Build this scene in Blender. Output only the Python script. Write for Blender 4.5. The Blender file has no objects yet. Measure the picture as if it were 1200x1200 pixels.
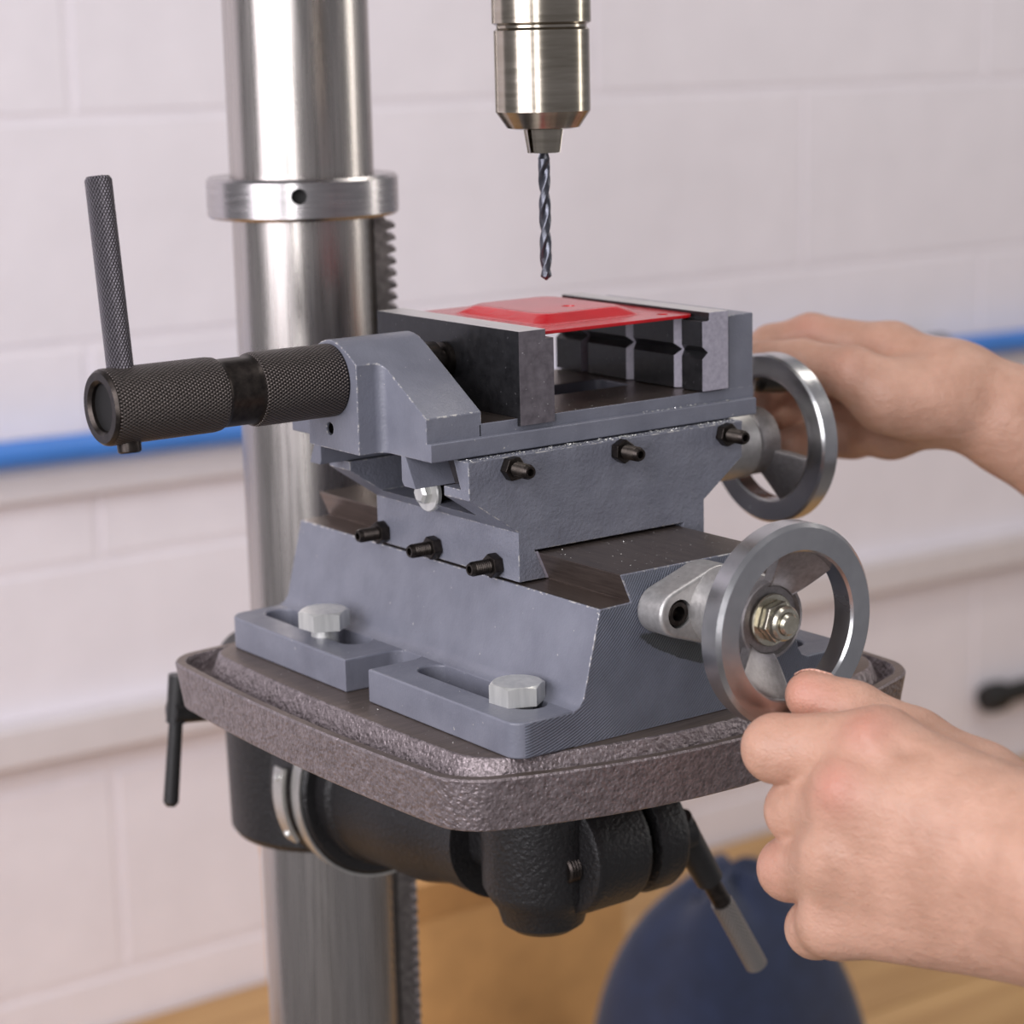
import bpy, bmesh, math, random
import numpy as np
from mathutils import Vector, Matrix
random.seed(4)
PI = math.pi
S = bpy.context.scene
C = S.collection
MM = 0.001

# ------------------------------------------------------------------ camera
cam_d = bpy.data.cameras.new('camera')
cam = bpy.data.objects.new('camera', cam_d)
C.objects.link(cam)
right = Vector((0.80664, -0.59061, -0.02285))
down = Vector((-0.13914, -0.15217, -0.97851))
fwd = Vector((0.57444, 0.79248, -0.20492))
M = Matrix.Identity(4)
for i in range(3):
    M[i][0] = right[i]; M[i][1] = -down[i]; M[i][2] = -fwd[i]
M.translation = Vector((-0.5063, -0.6915, 0.2576))
cam.matrix_world = M
cam_d.sensor_width = 36.0
cam_d.lens = 78.9
cam_d.clip_start = 0.02
cam_d.clip_end = 30
cam_d.dof.use_dof = True
cam_d.dof.focus_distance = 0.86
cam_d.dof.aperture_fstop = 9.0
S.camera = cam

# ------------------------------------------------------------------ light
S.view_settings.view_transform = 'Standard'
S.view_settings.look = 'None'
S.view_settings.gamma = 1
S.view_settings.exposure = 0.0
S.view_settings.use_curve_mapping = False
world = bpy.data.worlds.new('world'); S.world = world
world.use_nodes = True
world.node_tree.nodes['Background'].inputs[0].default_value = (0.95, 0.93, 1.0, 1)
world.node_tree.nodes['Background'].inputs[1].default_value = 0.26


def area(name, loc, target, sx, sy, power, color=(1, 1, 1)):
    d = bpy.data.lights.new(name, 'AREA'); d.shape = 'RECTANGLE'
    d.size = sx; d.size_y = sy; d.energy = power; d.color = color
    o = bpy.data.objects.new(name, d); C.objects.link(o)
    o.location = loc
    o.rotation_euler = (Vector(target) - Vector(loc)).to_track_quat('-Z', 'Y').to_euler()
    return o


area('window_light', (-1.7, -0.15, 0.65), (0.25, 0.75, 0.0), 1.2, 1.3, 35, (0.98, 0.94, 1.0))
area('tall_window_light', (-1.75, -1.55, 0.75), (0.03, 0.15, 0.05), 0.34, 1.9, 22, (1.0, 0.98, 1.0))
area('overhead_light', (-0.2, -0.5, 1.9), (0.05, 0.1, 0.0), 1.5, 0.3, 10, (1.0, 0.97, 0.96))
area('overhead_light', (1.5, 0.15, 1.9), (1.6, 1.2, -0.1), 1.2, 0.3, 11, (1.0, 0.94, 0.86))  # added fill lamp that brightens the wall on the right
area('side_window_light', (2.3, -0.9, 0.7), (0.05, 0.2, 0.0), 0.35, 1.5, 10, (1.0, 0.95, 0.9))

# ------------------------------------------------------------------ materials
def srgb(r, g, b):
    def f(c):
        c /= 255
        return c / 12.92 if c <= 0.04045 else ((c + 0.055) / 1.055) ** 2.4
    return (f(r), f(g), f(b), 1)


class NT:
    def __init__(s, name):
        s.m = bpy.data.materials.new(name); s.m.use_nodes = True
        s.t = s.m.node_tree; s.n = s.t.nodes; s.b = s.n['Principled BSDF']
        s.co = s.n.new('ShaderNodeTexCoord')
    def new(s, t, **k):
        n = s.n.new(t)
        for a, v in k.items(): setattr(n, a, v)
        return n
    def link(s, a, b): s.t.links.new(a, b)
    def val(s, sock, v):
        if hasattr(v, 'is_output'): s.link(v, sock)
        else: sock.default_value = v
    def math(s, op, a, b=0.0, c=0.0):
        n = s.new('ShaderNodeMath', operation=op)
        s.val(n.inputs[0], a); s.val(n.inputs[1], b); s.val(n.inputs[2], c)
        return n.outputs[0]
    def noise(s, scale, detail=3, rough=0.55, vec=None, stretch=None):
        n = s.new('ShaderNodeTexNoise')
        n.inputs['Scale'].default_value = scale; n.inputs['Detail'].default_value = detail
        n.inputs['Roughness'].default_value = rough
        v = vec or s.co.outputs['Object']
        if stretch:
            mp = s.new('ShaderNodeMapping'); mp.inputs['Scale'].default_value = stretch
            s.link(v, mp.inputs[0]); v = mp.outputs[0]
        s.link(v, n.inputs['Vector']); return n.outputs['Fac']
    def ramp(s, fac, stops):
        n = s.new('ShaderNodeValToRGB'); s.link(fac, n.inputs[0])
        e = n.color_ramp.elements
        e[0].position, e[0].color = stops[0]; e[1].position, e[1].color = stops[-1]
        for p, c in stops[1:-1]:
            x = e.new(p); x.color = c
        return n.outputs[0]
    def mix(s, fac, a, b):
        n = s.new('ShaderNodeMix', data_type='RGBA')
        s.val(n.inputs[0], fac); s.val(n.inputs[6], a); s.val(n.inputs[7], b)
        return n.outputs[2]
    def bump(s, h, dist, strength=1.0, prev=None):
        n = s.new('ShaderNodeBump'); n.inputs['Strength'].default_value = strength
        n.inputs['Distance'].default_value = dist
        s.link(h, n.inputs['Height'])
        if prev: s.link(prev, n.inputs['Normal'])
        s.link(n.outputs[0], s.b.inputs['Normal']); return n.outputs[0]
    def set(s, **k):
        names = dict(color='Base Color', metal='Metallic', rough='Roughness', spec='Specular IOR Level',
                     aniso='Anisotropic', coat='Coat Weight', coatr='Coat Roughness',
                     sss='Subsurface Weight', sssc='Subsurface Scale', sssr='Subsurface Radius', sheen='Sheen Weight')
        for a, v in k.items(): s.val(s.b.inputs[names[a]], v)
        return s


def simple(name, col, metal=0, rough=0.5, nscale=None, amt=0.25, bump=None, **k):
    t = NT(name); t.set(metal=metal, rough=rough, **k)
    if nscale:
        f = t.noise(nscale, 4)
        lo = tuple(c * (1 - amt) for c in col[:3]) + (1,); hi = tuple(min(1, c * (1 + amt)) for c in col[:3]) + (1,)
        t.set(color=t.ramp(f, [(0.3, lo), (0.7, hi)]))
        if bump: t.bump(t.noise(bump[0], 3), bump[1])
    else:
        t.set(color=col)
        if bump: t.bump(t.noise(bump[0], 3), bump[1])
    return t.m


# painted cast iron, blue grey, glossy enamel with chips of bare metal
t = NT('blue_grey_enamel')
base = t.ramp(t.noise(60, 3), [(0.3, srgb(104, 106, 117)), (0.7, srgb(116, 118, 129))])
speck = t.ramp(t.noise(420, 2, 0.6), [(0.735, (0, 0, 0, 1)), (0.76, (1, 1, 1, 1))])
t.set(color=t.mix(speck, base, srgb(170, 168, 165)), rough=t.math('MULTIPLY_ADD', t.noise(90, 2), 0.2, 0.26), spec=0.5)
n1 = t.bump(t.noise(900, 3), 0.00025, 0.5)
t.bump(t.noise(70, 2), 0.0008, 0.6, n1)
ENAMEL = t.m
t = NT('worn_enamel_edge')
wr = t.ramp(t.noise(330, 3, 0.7), [(0.5, (0, 0, 0, 1)), (0.62, (1, 1, 1, 1))])
t.set(color=t.mix(wr, srgb(112, 114, 125), srgb(196, 194, 192)), rough=0.35, metal=t.math('MULTIPLY', wr, 0.5))
t.bump(t.noise(900, 3), 0.0003, 0.6)
EDGE = t.m
# same enamel, coarser casting
t = NT('rough_cast_enamel')
base = t.ramp(t.noise(60, 3), [(0.3, srgb(104, 106, 117)), (0.7, srgb(118, 120, 131))])
t.set(color=base, rough=0.38)
n1 = t.bump(t.noise(700, 3), 0.0005, 0.7)
t.bump(t.noise(60, 2), 0.0012, 0.7, n1)
ENAMEL_ROUGH = t.m
# enamel over a face milled in arcs
t = NT('milled_enamel')
vx = t.new('ShaderNodeMapping'); vx.inputs['Location'].default_value = (0.10, 0, -0.10)
t.link(t.co.outputs['Object'], vx.inputs[0])
sx = t.new('ShaderNodeSeparateXYZ'); t.link(vx.outputs[0], sx.inputs[0])
rad = t.math('SQRT', t.math('ADD', t.math('POWER', sx.outputs[0], 2.0), t.math('POWER', sx.outputs[2], 2.0)))
w = t.math('SINE', t.math('MULTIPLY', rad, 2 * PI / 0.0011))
so = t.new('ShaderNodeSeparateXYZ'); t.link(t.co.outputs['Object'], so.inputs[0])
ex = t.math('DIVIDE', t.math('ADD', so.outputs[0], 0.007), 0.024)
ez = t.math('DIVIDE', t.math('SUBTRACT', t.math('ADD', so.outputs[2], t.math('MULTIPLY', so.outputs[0], 0.42)), 0.0262), 0.0055)
er = t.math('ADD', t.math('ADD', t.math('MULTIPLY', ex, ex), t.math('MULTIPLY', ez, ez)), t.math('MULTIPLY', t.noise(160, 3), 0.6))
oil = t.ramp(er, [(0.85, (1, 1, 1, 1)), (1.3, (0, 0, 0, 1))])
t.set(color=t.mix(t.math('MULTIPLY', oil, 0.7), t.ramp(t.noise(80, 3), [(0.3, srgb(90, 94, 105)), (0.7, srgb(102, 106, 118))]), srgb(44, 46, 36)), rough=t.math('MULTIPLY_ADD', oil, -0.2, 0.42))
t.bump(w, 0.00011, 0.8, t.bump(t.noise(800, 2), 0.0002, 0.5))
MILLED = t.m


def steel(name, c1, c2, rough, scale, stretch, metal=1.0, bd=0.00005, spots=None):
    t = NT(name)
    f = t.noise(scale, 4, 0.6, stretch=stretch)
    col = t.ramp(f, [(0.3, c1), (0.7, c2)])
    if spots:
        sp = t.ramp(t.noise(spots[0], 2), [(spots[1], (0, 0, 0, 1)), (spots[1] + 0.03, (1, 1, 1, 1))])
        col = t.mix(sp, col, spots[2])
    t.set(color=col, metal=metal, rough=t.math('MULTIPLY_ADD', f, 0.15, rough - 0.07))
    t.bump(f, bd, 0.6)
    return t.m


COLUMN = steel('brushed_column_steel', srgb(168, 163, 158), srgb(190, 184, 180), 0.27, 500, (1, 1, 0.03))
COLLAR = steel('turned_collar_steel', srgb(172, 168, 168), srgb(190, 186, 186), 0.25, 500, (0.1, 0.1, 1))
MACHINED = steel('machined_way_steel', srgb(106, 95, 90), srgb(132, 120, 113), 0.34, 700, (1, 0.08, 1), 0.85)
TABLETOP = steel('machined_table_iron', srgb(112, 100, 92), srgb(140, 127, 118), 0.42, 900, (0.08, 1, 1), 0.8)
JAW_BLACK = steel('blackened_jaw_steel', srgb(26, 26, 28), srgb(40, 40, 42), 0.3, 260, None, 0.3, 0.00002, (600, 0.70, srgb(90, 90, 92)))
JAW_TOP = steel('sheen_jaw_top_steel', srgb(190, 188, 187), srgb(210, 208, 206), 0.3, 500, (1, 0.1, 1), 0.6)  # jaw tops: grazing reflection put into the pale colour
JAW_END = steel('scuffed_jaw_end_steel', srgb(92, 86, 92), srgb(120, 114, 120), 0.5, 240, None, 0.45, 0.00006, (520, 0.69, srgb(190, 188, 190)))
JAW_LIGHT = steel('bright_jaw_end_steel', srgb(160, 156, 170), srgb(184, 180, 192), 0.5, 500, None, 0.4, 0.0001)
BRIGHT = steel('zinc_plated_steel', srgb(200, 201, 198), srgb(226, 226, 222), 0.33, 300, (1, 1, 0.1), 0.62, 0.00004)
NUT = steel('yellowed_nut_steel', srgb(176, 170, 152), srgb(204, 200, 186), 0.25, 300, None, 0.9, 0.00004)
OXIDE = steel('black_oxide_steel', srgb(44, 40, 38), srgb(70, 64, 60), 0.36, 300, None, 0.9)
ALU = steel('cast_aluminium', srgb(176, 174, 172), srgb(196, 194, 192), 0.42, 420, None, 0.75, 0.0002, (160, 0.74, srgb(110, 104, 98)))
WHEEL = steel('polished_wheel_aluminium', srgb(182, 182, 184), srgb(200, 200, 202), 0.24, 600, (0.1, 0.1, 0.1), 1.0, 0.00003)
WHEEL_WEB = steel('sand_cast_wheel_web', srgb(136, 132, 132), srgb(158, 154, 154), 0.45, 500, None, 0.85, 0.0001)
CHUCK = steel('chuck_steel', srgb(150, 142, 128), srgb(178, 170, 158), 0.2, 300, (0.1, 0.1, 1), 1.0)
DRILL = steel('dark_drill_steel', srgb(84, 86, 94), srgb(108, 110, 118), 0.32, 300, None, 0.9)
GIBSTEEL = steel('dark_gib_steel', srgb(66, 64, 66), srgb(92, 88, 90), 0.4, 160, None, 0.7)
SILVER = simple('silver_scale_band', srgb(205, 203, 198), 0.9, 0.4, 500, 0.08)
BLACK_CAST = simple('black_cast_iron_paint', srgb(25, 24, 25), 0.0, 0.42, 60, 0.2, (520, 0.0007))
BLACK_LEVER = simple('black_lever_plastic', srgb(32, 31, 31), 0.0, 0.38, 300, 0.2, (900, 0.0001))
INSIDE = simple('black_bore', srgb(20, 19, 19), 0.3, 0.6)

# hammered dark bronze-grey paint of the table casting
t = NT('hammered_table_paint')
t.set(color=t.ramp(t.noise(300, 3), [(0.3, srgb(112, 103, 104)), (0.7, srgb(146, 136, 138))]), metal=0.6, rough=0.33)
v = t.new('ShaderNodeTexVoronoi'); v.inputs['Scale'].default_value = 620; v.feature = 'SMOOTH_F1'
t.link(t.co.outputs['Object'], v.inputs['Vector'])
t.bump(v.outputs['Distance'], 0.0008, 0.8, t.bump(t.noise(1100, 3), 0.0005, 0.8))
HAMMER = t.m


def knurl(name, axis, pitch, n, c1, c2, depth=0.0004):
    t = NT(name)
    s_ = t.new('ShaderNodeSeparateXYZ'); t.link(t.co.outputs['Object'], s_.inputs[0])
    ax = {'X': (0, 1, 2), 'Z': (2, 0, 1)}[axis]
    a = t.math('ARCTAN2', s_.outputs[ax[2]], s_.outputs[ax[1]])
    z = t.math('MULTIPLY', s_.outputs[ax[0]], 2 * PI / pitch)
    p = t.math('SINE', t.math('ADD', t.math('MULTIPLY', a, float(n)), z))
    q = t.math('SINE', t.math('SUBTRACT', t.math('MULTIPLY', a, float(n)), z))
    h = t.math('MULTIPLY', t.math('ADD', p, q), 0.5)
    t.set(color=t.ramp(t.math('MULTIPLY_ADD', h, 0.5, 0.5), [(0.2, c1), (0.85, c2)]), metal=0.75, rough=0.42)
    t.bump(h, depth, 0.9)
    return t.m


KNURL_TUBE = knurl('knurled_black_steel', 'X', 0.0023, 64, srgb(44, 40, 38), srgb(112, 104, 100), 0.0005)
KNURL_BAR = knurl('knurled_grey_steel', 'Z', 0.0021, 24, srgb(62, 58, 62), srgb(126, 122, 128), 0.0004)
KNURL_LEVER = knurl('knurled_lever_steel', 'Z', 0.003, 18, srgb(104, 100, 98), srgb(176, 172, 168), 0.0004)

RED = simple('red_enamel', srgb(182, 6, 20), 0, 0.24, 40, 0.12, (300, 0.0002), coat=0.2)
WHITE = simple('white_block_paint', srgb(231, 226, 232), 0, 0.55, 14, 0.03, (160, 0.0008))
WHITE_TRUNK = simple('white_trunking_plastic', srgb(214, 208, 210), 0, 0.4, 30, 0.03)
BLUE = simple('blue_pipe_plastic', srgb(66, 126, 206), 0, 0.35, 20, 0.06)
BLACK = simple('black_rubber', srgb(26, 26, 25), 0, 0.55, 60, 0.2)
NAVY = simple('navy_fabric', srgb(30, 40, 66), 0, 0.85, 60, 0.2, (500, 0.0008), sheen=0.2)
CARD = simple('tan_cardboard', srgb(200, 152, 96), 0, 0.75, 30, 0.1, (300, 0.0003))
t = NT('light_bench_wood')
f = t.noise(14, 5, 0.6, stretch=(0.15, 2.2, 2.2))
t.set(color=t.ramp(f, [(0.3, srgb(168, 128, 78)), (0.7, srgb(202, 162, 108))]), rough=0.5)
t.bump(f, 0.0004)
WOOD = t.m
GREY_FLOOR = simple('grey_concrete', srgb(150, 146, 142), 0, 0.7, 5, 0.1)

# skin: own colour mottled, redder at the knuckles and finger pads (a property of the skin itself)
t = NT('fair_skin')
att = t.new('ShaderNodeAttribute'); att.attribute_name = 'redness'
mott = t.ramp(t.noise(70, 4), [(0.3, srgb(179, 138, 117)), (0.7, srgb(196, 154, 133))])
t.set(color=t.mix(att.outputs['Fac'], mott, srgb(192, 118, 106)), rough=0.46, sss=0.18, sssc=0.004,
      sssr=(1.0, 0.4, 0.25), spec=0.4)
v = t.new('ShaderNodeTexVoronoi'); v.inputs['Scale'].default_value = 900
t.link(t.co.outputs['Object'], v.inputs['Vector'])
n0 = t.bump(t.noise(120, 3, stretch=(1, 1, 2.2)), 0.0011, 0.5)
n1 = t.bump(t.noise(300, 4), 0.0006, 0.6, n0)
t.bump(v.outputs['Distance'], 0.0004, 0.4, n1)
SKIN = t.m
NAIL = simple('fingernail', srgb(240, 190, 170), 0, 0.3)

# ------------------------------------------------------------------ helpers
def wloc(o):
    p = Vector((0, 0, 0))
    while o is not None:
        p = p + o.location; o = o.parent
    return p


def thing(name, label, cat, loc, group=None):
    o = bpy.data.objects.new(name, None); o.empty_display_size = 0.02
    C.objects.link(o); o.location = Vector(loc) * MM
    o['label'] = label; o['category'] = cat
    if group: o['group'] = group
    return o


def tag(o, label, cat, group=None):
    o['label'] = label; o['category'] = cat
    if group: o['group'] = group
    return o


def mesh_of(bm, mats):
    me = bpy.data.meshes.new('m'); bm.to_mesh(me); bm.free()
    for m in (mats if isinstance(mats, (list, tuple)) else [mats]): me.materials.append(m)
    return me


def put(name, bm, mats, parent=None, label=None, origin=None, smooth=32, raw=False):
    """link bm (world millimetres) as one object"""
    if raw: me = bm
    else:
        bmesh.ops.recalc_face_normals(bm, faces=bm.faces[:])
        me = mesh_of(bm, mats)
    me.name = name
    n = len(me.vertices); co = np.empty(n * 3); me.vertices.foreach_get('co', co); co = co.reshape(-1, 3)
    if origin is None:
        lo, hi = co.min(0), co.max(0); origin = ((lo[0] + hi[0]) / 2, (lo[1] + hi[1]) / 2, lo[2])
    origin = np.array(origin, float)
    me.vertices.foreach_set('co', ((co - origin) * MM).ravel()); me.update()
    if smooth:
        me.polygons.foreach_set('use_smooth', [True] * len(me.polygons))
        me.set_sharp_from_angle(angle=math.radians(smooth))
    o = bpy.data.objects.new(name, me); C.objects.link(o)
    if smooth and not raw:
        wn = o.modifiers.new('weighted_normal', 'WEIGHTED_NORMAL'); wn.keep_sharp = True; wn.weight = 90
    w = Vector(origin) * MM
    if parent is not None:
        o.parent = parent; o.location = w - wloc(parent)
    else: o.location = w
    if label: o['label'] = label
    return o


def bevel(bm, w, seg=2, ang=30, sel=None, mat=-1):
    bm.normal_update()
    es = [e for e in bm.edges if len(e.link_faces) == 2 and e.calc_face_angle(0) > math.radians(ang) and (sel is None or sel(e))]
    if es and w > 0:
        bmesh.ops.bevel(bm, geom=es, offset=w, segments=seg, profile=0.5, affect='EDGES', clamp_overlap=True, material=mat)


def join(bm, other):
    me = bpy.data.meshes.new('t'); other.to_mesh(me); other.free()
    bm.from_mesh(me); bpy.data.meshes.remove(me)


def AX(axis):
    # maps (u, v, w) -> xyz with w along the axis
    return {'X': lambda u, v, w: (w, u, v), 'Y': lambda u, v, w: (u, w, v), 'Z': lambda u, v, w: (u, v, w)}[axis]


def prism(pts, a, b, axis='Z', bev=0, seg=2):
    bm = bmesh.new(); f = AX(axis)
    lo = [bm.verts.new(f(u, v, a)) for u, v in pts]; hi = [bm.verts.new(f(u, v, b)) for u, v in pts]
    n = len(pts)
    bm.faces.new(lo); bm.faces.new(hi)
    for i in range(n): bm.faces.new((lo[i], lo[(i + 1) % n], hi[(i + 1) % n], hi[i]))
    bmesh.ops.recalc_face_normals(bm, faces=bm.faces[:])
    bevel(bm, bev, seg)
    return bm


def box(x0, x1, y0, y1, z0, z1, bev=0, seg=2):
    return prism([(x0, y0), (x1, y0), (x1, y1), (x0, y1)], z0, z1, 'Z', bev, seg)


def lathe(prof, c, axis='Z', n=48, a0=0, a1=2 * PI, closed=False):
    """prof: (radius, position along axis); c: centre (u, v) in the plane"""
    bm = bmesh.new(); f = AX(axis); full = abs(a1 - a0 - 2 * PI) < 1e-6
    k = n if full else n + 1
    rings = []
    for r, w in prof:
        if r < 1e-6: rings.append([bm.verts.new(f(c[0], c[1], w))])
        else:
            rings.append([bm.verts.new(f(c[0] + r * math.cos(a0 + (a1 - a0) * i / n), c[1] + r * math.sin(a0 + (a1 - a0) * i / n), w)) for i in range(k)])
    pairs = list(zip(rings[:-1], rings[1:]))
    if closed: pairs.append((rings[-1], rings[0]))
    for A, B in pairs:
        for i in range(n):
            j = (i + 1) % k
            if len(A) == 1 and len(B) == 1: continue
            if len(A) == 1: bm.faces.new((A[0], B[i], B[j]))
            elif len(B) == 1: bm.faces.new((A[i], A[j], B[0]))
            else: bm.faces.new((A[i], A[j], B[j], B[i]))
    if not closed:
        for R_ in (rings[0], rings[-1]):
            if len(R_) > 2 and full: bm.faces.new(R_)
    if closed and not full:
        bm.faces.new([r[0] for r in rings]); bm.faces.new([r[-1] for r in rings])
    bmesh.ops.recalc_face_normals(bm, faces=bm.faces[:])
    return bm


def tube_between(p, q, r0, r1, n=24, caps=True):
    p, q = Vector(p), Vector(q); d = (q - p)
    bm = bmesh.new()
    R_ = d.to_track_quat('Z', 'Y').to_matrix()
    a = [bm.verts.new(p + R_ @ Vector((r0 * math.cos(t), r0 * math.sin(t), 0))) for t in [2 * PI * i / n for i in range(n)]]
    b = [bm.verts.new(q + R_ @ Vector((r1 * math.cos(t), r1 * math.sin(t), 0))) for t in [2 * PI * i / n for i in range(n)]]
    for i in range(n): bm.faces.new((a[i], a[(i + 1) % n], b[(i + 1) % n], b[i]))
    if caps: bm.faces.new(a); bm.faces.new(b)
    return bm


def rot_bm(bm, axis_p, axis_d, ang):
    bmesh.ops.rotate(bm, verts=bm.verts[:], cent=Vector(axis_p), matrix=Matrix.Rotation(ang, 3, Vector(axis_d)))
    return bm


def rpoly(corners, seg=8):
    """polygon with rounded corners: (x, y, radius)"""
    out = []; n = len(corners)
    for i in range(n):
        x, y, r = corners[i]; p = Vector((x, y)); a = Vector(corners[i - 1][:2]); b = Vector(corners[(i + 1) % n][:2])
        if r <= 0: out.append((x, y)); continue
        da = (a - p).normalized(); db = (b - p).normalized()
        ang = da.angle(db); t = r / math.tan(ang / 2)
        c = p + (da + db).normalized() * (r / math.sin(ang / 2))
        s_ = p + da * t; e = p + db * t
        a0 = math.atan2(s_.y - c.y, s_.x - c.x); a1 = math.atan2(e.y - c.y, e.x - c.x)
        d = (a1 - a0 + PI) % (2 * PI) - PI
        for k in range(seg + 1):
            q = a0 + d * k / seg; out.append((c.x + r * math.cos(q), c.y + r * math.sin(q)))
    return out


def stadium(cx, y0, y1, r, n=10):
    o = []
    for k in range(n + 1): q = PI * k / n; o.append((cx + r * math.cos(q), y1 - r + r * math.sin(q)))
    for k in range(n + 1): q = PI + PI * k / n; o.append((cx + r * math.cos(q), y0 + r + r * math.sin(q)))
    return o


def plate(outer, holes, z0, z1, axis='Z', bev=0.0):
    """a slab with holes"""
    cu = bpy.data.curves.new('c', 'CURVE'); cu.dimensions = '2D'; cu.fill_mode = 'BOTH'
    for P in [outer] + holes:
        sp = cu.splines.new('POLY'); sp.points.add(len(P) - 1)
        for i, (x, y) in enumerate(P): sp.points[i].co = (x, y, 0, 1)
        sp.use_cyclic_u = True
    cu.extrude = max((z1 - z0) / 2 - bev, 0.0001); cu.bevel_depth = bev; cu.bevel_resolution = 2; cu.offset = -bev
    o = bpy.data.objects.new('c', cu); C.objects.link(o)
    me = bpy.data.meshes.new_from_object(o.evaluated_get(bpy.context.evaluated_depsgraph_get()))
    bm = bmesh.new(); bm.from_mesh(me)
    bpy.data.objects.remove(o); bpy.data.curves.remove(cu); bpy.data.meshes.remove(me)
    bmesh.ops.remove_doubles(bm, verts=bm.verts[:], dist=1e-4)
    f = AX(axis); zc = (z0 + z1) / 2
    for v in bm.verts: v.co = Vector(f(v.co.x, v.co.y, v.co.z + zc))
    bmesh.ops.recalc_face_normals(bm, faces=bm.faces[:])
    return bm


def boolean(bm, cutters):
    me = bpy.data.meshes.new('a'); bm.to_mesh(me); bm.free()
    o = bpy.data.objects.new('a', me); C.objects.link(o); tmp = []
    for c in cutters:
        mc = bpy.data.meshes.new('b'); c.to_mesh(mc); c.free()
        oc = bpy.data.objects.new('b', mc); C.objects.link(oc); tmp.append(oc)
        md = o.modifiers.new('x', 'BOOLEAN'); md.operation = 'DIFFERENCE'; md.object = oc; md.solver = 'EXACT'
    r = bpy.data.meshes.new_from_object(o.evaluated_get(bpy.context.evaluated_depsgraph_get()))
    out = bmesh.new(); out.from_mesh(r)
    for q in tmp + [o]: bpy.data.objects.remove(q)
    bpy.data.meshes.remove(r)
    return out


def copy_tree(o, parent=None):
    c = o.copy(); C.objects.link(c)
    if parent is not None: c.parent = parent
    for ch in [x for x in list(C.objects) if x.parent == o]: copy_tree(ch, c)
    return c


def set_mat(bm, test, idx):
    bm.normal_update()
    for f in bm.faces:
        if test(f.calc_center_median(), f.normal): f.material_index = idx


# ------------------------------------------------------------------ room
wall = put('wall_back', box(-900, 3800, 1201.8, 1260, -1500, 1100), WHITE, smooth=0)
wall['kind'] = 'structure'
bl = None
L, H, Y0 = 599.0, 205.0, 1200.0
for r in range(-4, 6):
    z = -5 + r * H
    off = 1285 if r % 2 == 0 else 1584 - 599
    k0 = int((-900 - off) // L); 
    for k in range(k0, k0 + 9):
        x = off + k * L
        if x < -800 or x + L > 3800: continue
        if bl is None:
            bl = put('block', box(x + 4, x + L - 4, Y0, 1208, z + 4, z + H - 4, 1.6), WHITE, wall); bl0 = (x, z, bl.location.copy())
        else:
            b = bl.copy(); C.objects.link(b)
            b.location = bl0[2] + Vector((x - bl0[0], 0, z - bl0[1])) * MM
fl = put('floor', box(-2500, 4500, -2500, 1206, -1540, -1500), GREY_FLOOR, smooth=0); fl['kind'] = 'structure'

# blue pipe on the wall with black clips
pipe = thing('wall_pipe', 'long blue plastic pipe running level along the white block wall', 'pipe', (700, 1178, -120))
slope = -24 / 1300.0
def pz(x): return -94 + slope * (x - 300)
put('pipe', tube_between((-800, 1172, pz(-800)), (3700, 1172, pz(3700)), 13, 13, 32), BLUE, pipe)
for x in (1478, 2600, -350):
    bm = lathe([(13.2, x - 11), (18, x - 11), (18, x + 11), (13.2, x + 11)], (1172, pz(x)), 'X', 24, closed=True)
    join(bm, box(x - 11, x + 11, 1180, 1200, pz(x) - 10, pz(x) + 10, 1))
    put('pipe_clip', bm, BLACK, pipe, 'black pipe clip')
# white trunking runs
def trunk(label, x0, x1, z0, h, d):
    pts = [(Y0, z0 - h), (Y0 - d + 3, z0 - h), (Y0 - d, z0 - h + 3), (Y0 - d, z0 - 3), (Y0 - d + 3, z0), (Y0, z0)]
    bm = prism(pts, x0, x1, 'X', 0.8)
    for v in bm.verts: v.co.z += slope * 0.8 * (v.co.x - 300)
    return tag(put('cable_trunking', bm, WHITE_TRUNK), label, 'trunking')
trunk('slim white cable trunking on the wall just under the blue pipe', -800, 3700, -113, 30, 16)
trunk('wide white cable trunking low on the wall above the wooden bench', -800, 3700, -347, 40, 26)
# black connector low on the wall at the right
cn = thing('hose_connector', 'black hose connector sticking out low on the white wall at right', 'connector', (1640, 1180, -575))
bm = lathe([(0, 1588), (14, 1588), (17, 1590), (17, 1625), (13, 1628), (13, 1690), (15, 1692), (15, 1740), (0, 1740)], (1182, -576), 'X', 24)
put('barrel', bm, BLACK, cn)
bm = lathe([(18.2, 1597), (19.5, 1599), (19.5, 1616), (18.2, 1618)], (1182, -576), 'X', 24, closed=True)
put('collar', bm, BLACK, cn)
put('hose', tube_between((1740, 1182, -576), (2300, 1182, -590), 11, 11, 16), BLACK, cn)

# wooden workbench along the wall
bench = thing('workbench', 'light wooden workbench standing along the white block wall', 'workbench', (1200, 600, -1500))
for i in range(8):
    y = 20 + i * 147
    put('board', box(-500, 2900, y, y + 145, -706, -672, 1.5), WOOD, bench)
for x in (-420, 2820):
    for y in (80, 1140): put('leg', box(x - 40, x + 40, y - 40, y + 40, -1500, -706, 2), WOOD, bench)

# cardboard box on the bench behind the drill press
bx = thing('cardboard_box', 'tan cardboard box on the bench behind the drill press column', 'box', (467, 760, -672))
bm = box(352, 582, 665, 855, -672, -400, 2)
put('carton', bm, CARD, bx)
for s_, y0 in ((1, 665), (-1, 855)):
    b = box(354, 580, y0 - 1.5, y0 + 1.5, -400, -362, 0.5)
    rot_bm(b, (0, y0, -400), (1, 0, 0), 0.35 * s_); put('flap', b, CARD, bx)
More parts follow.
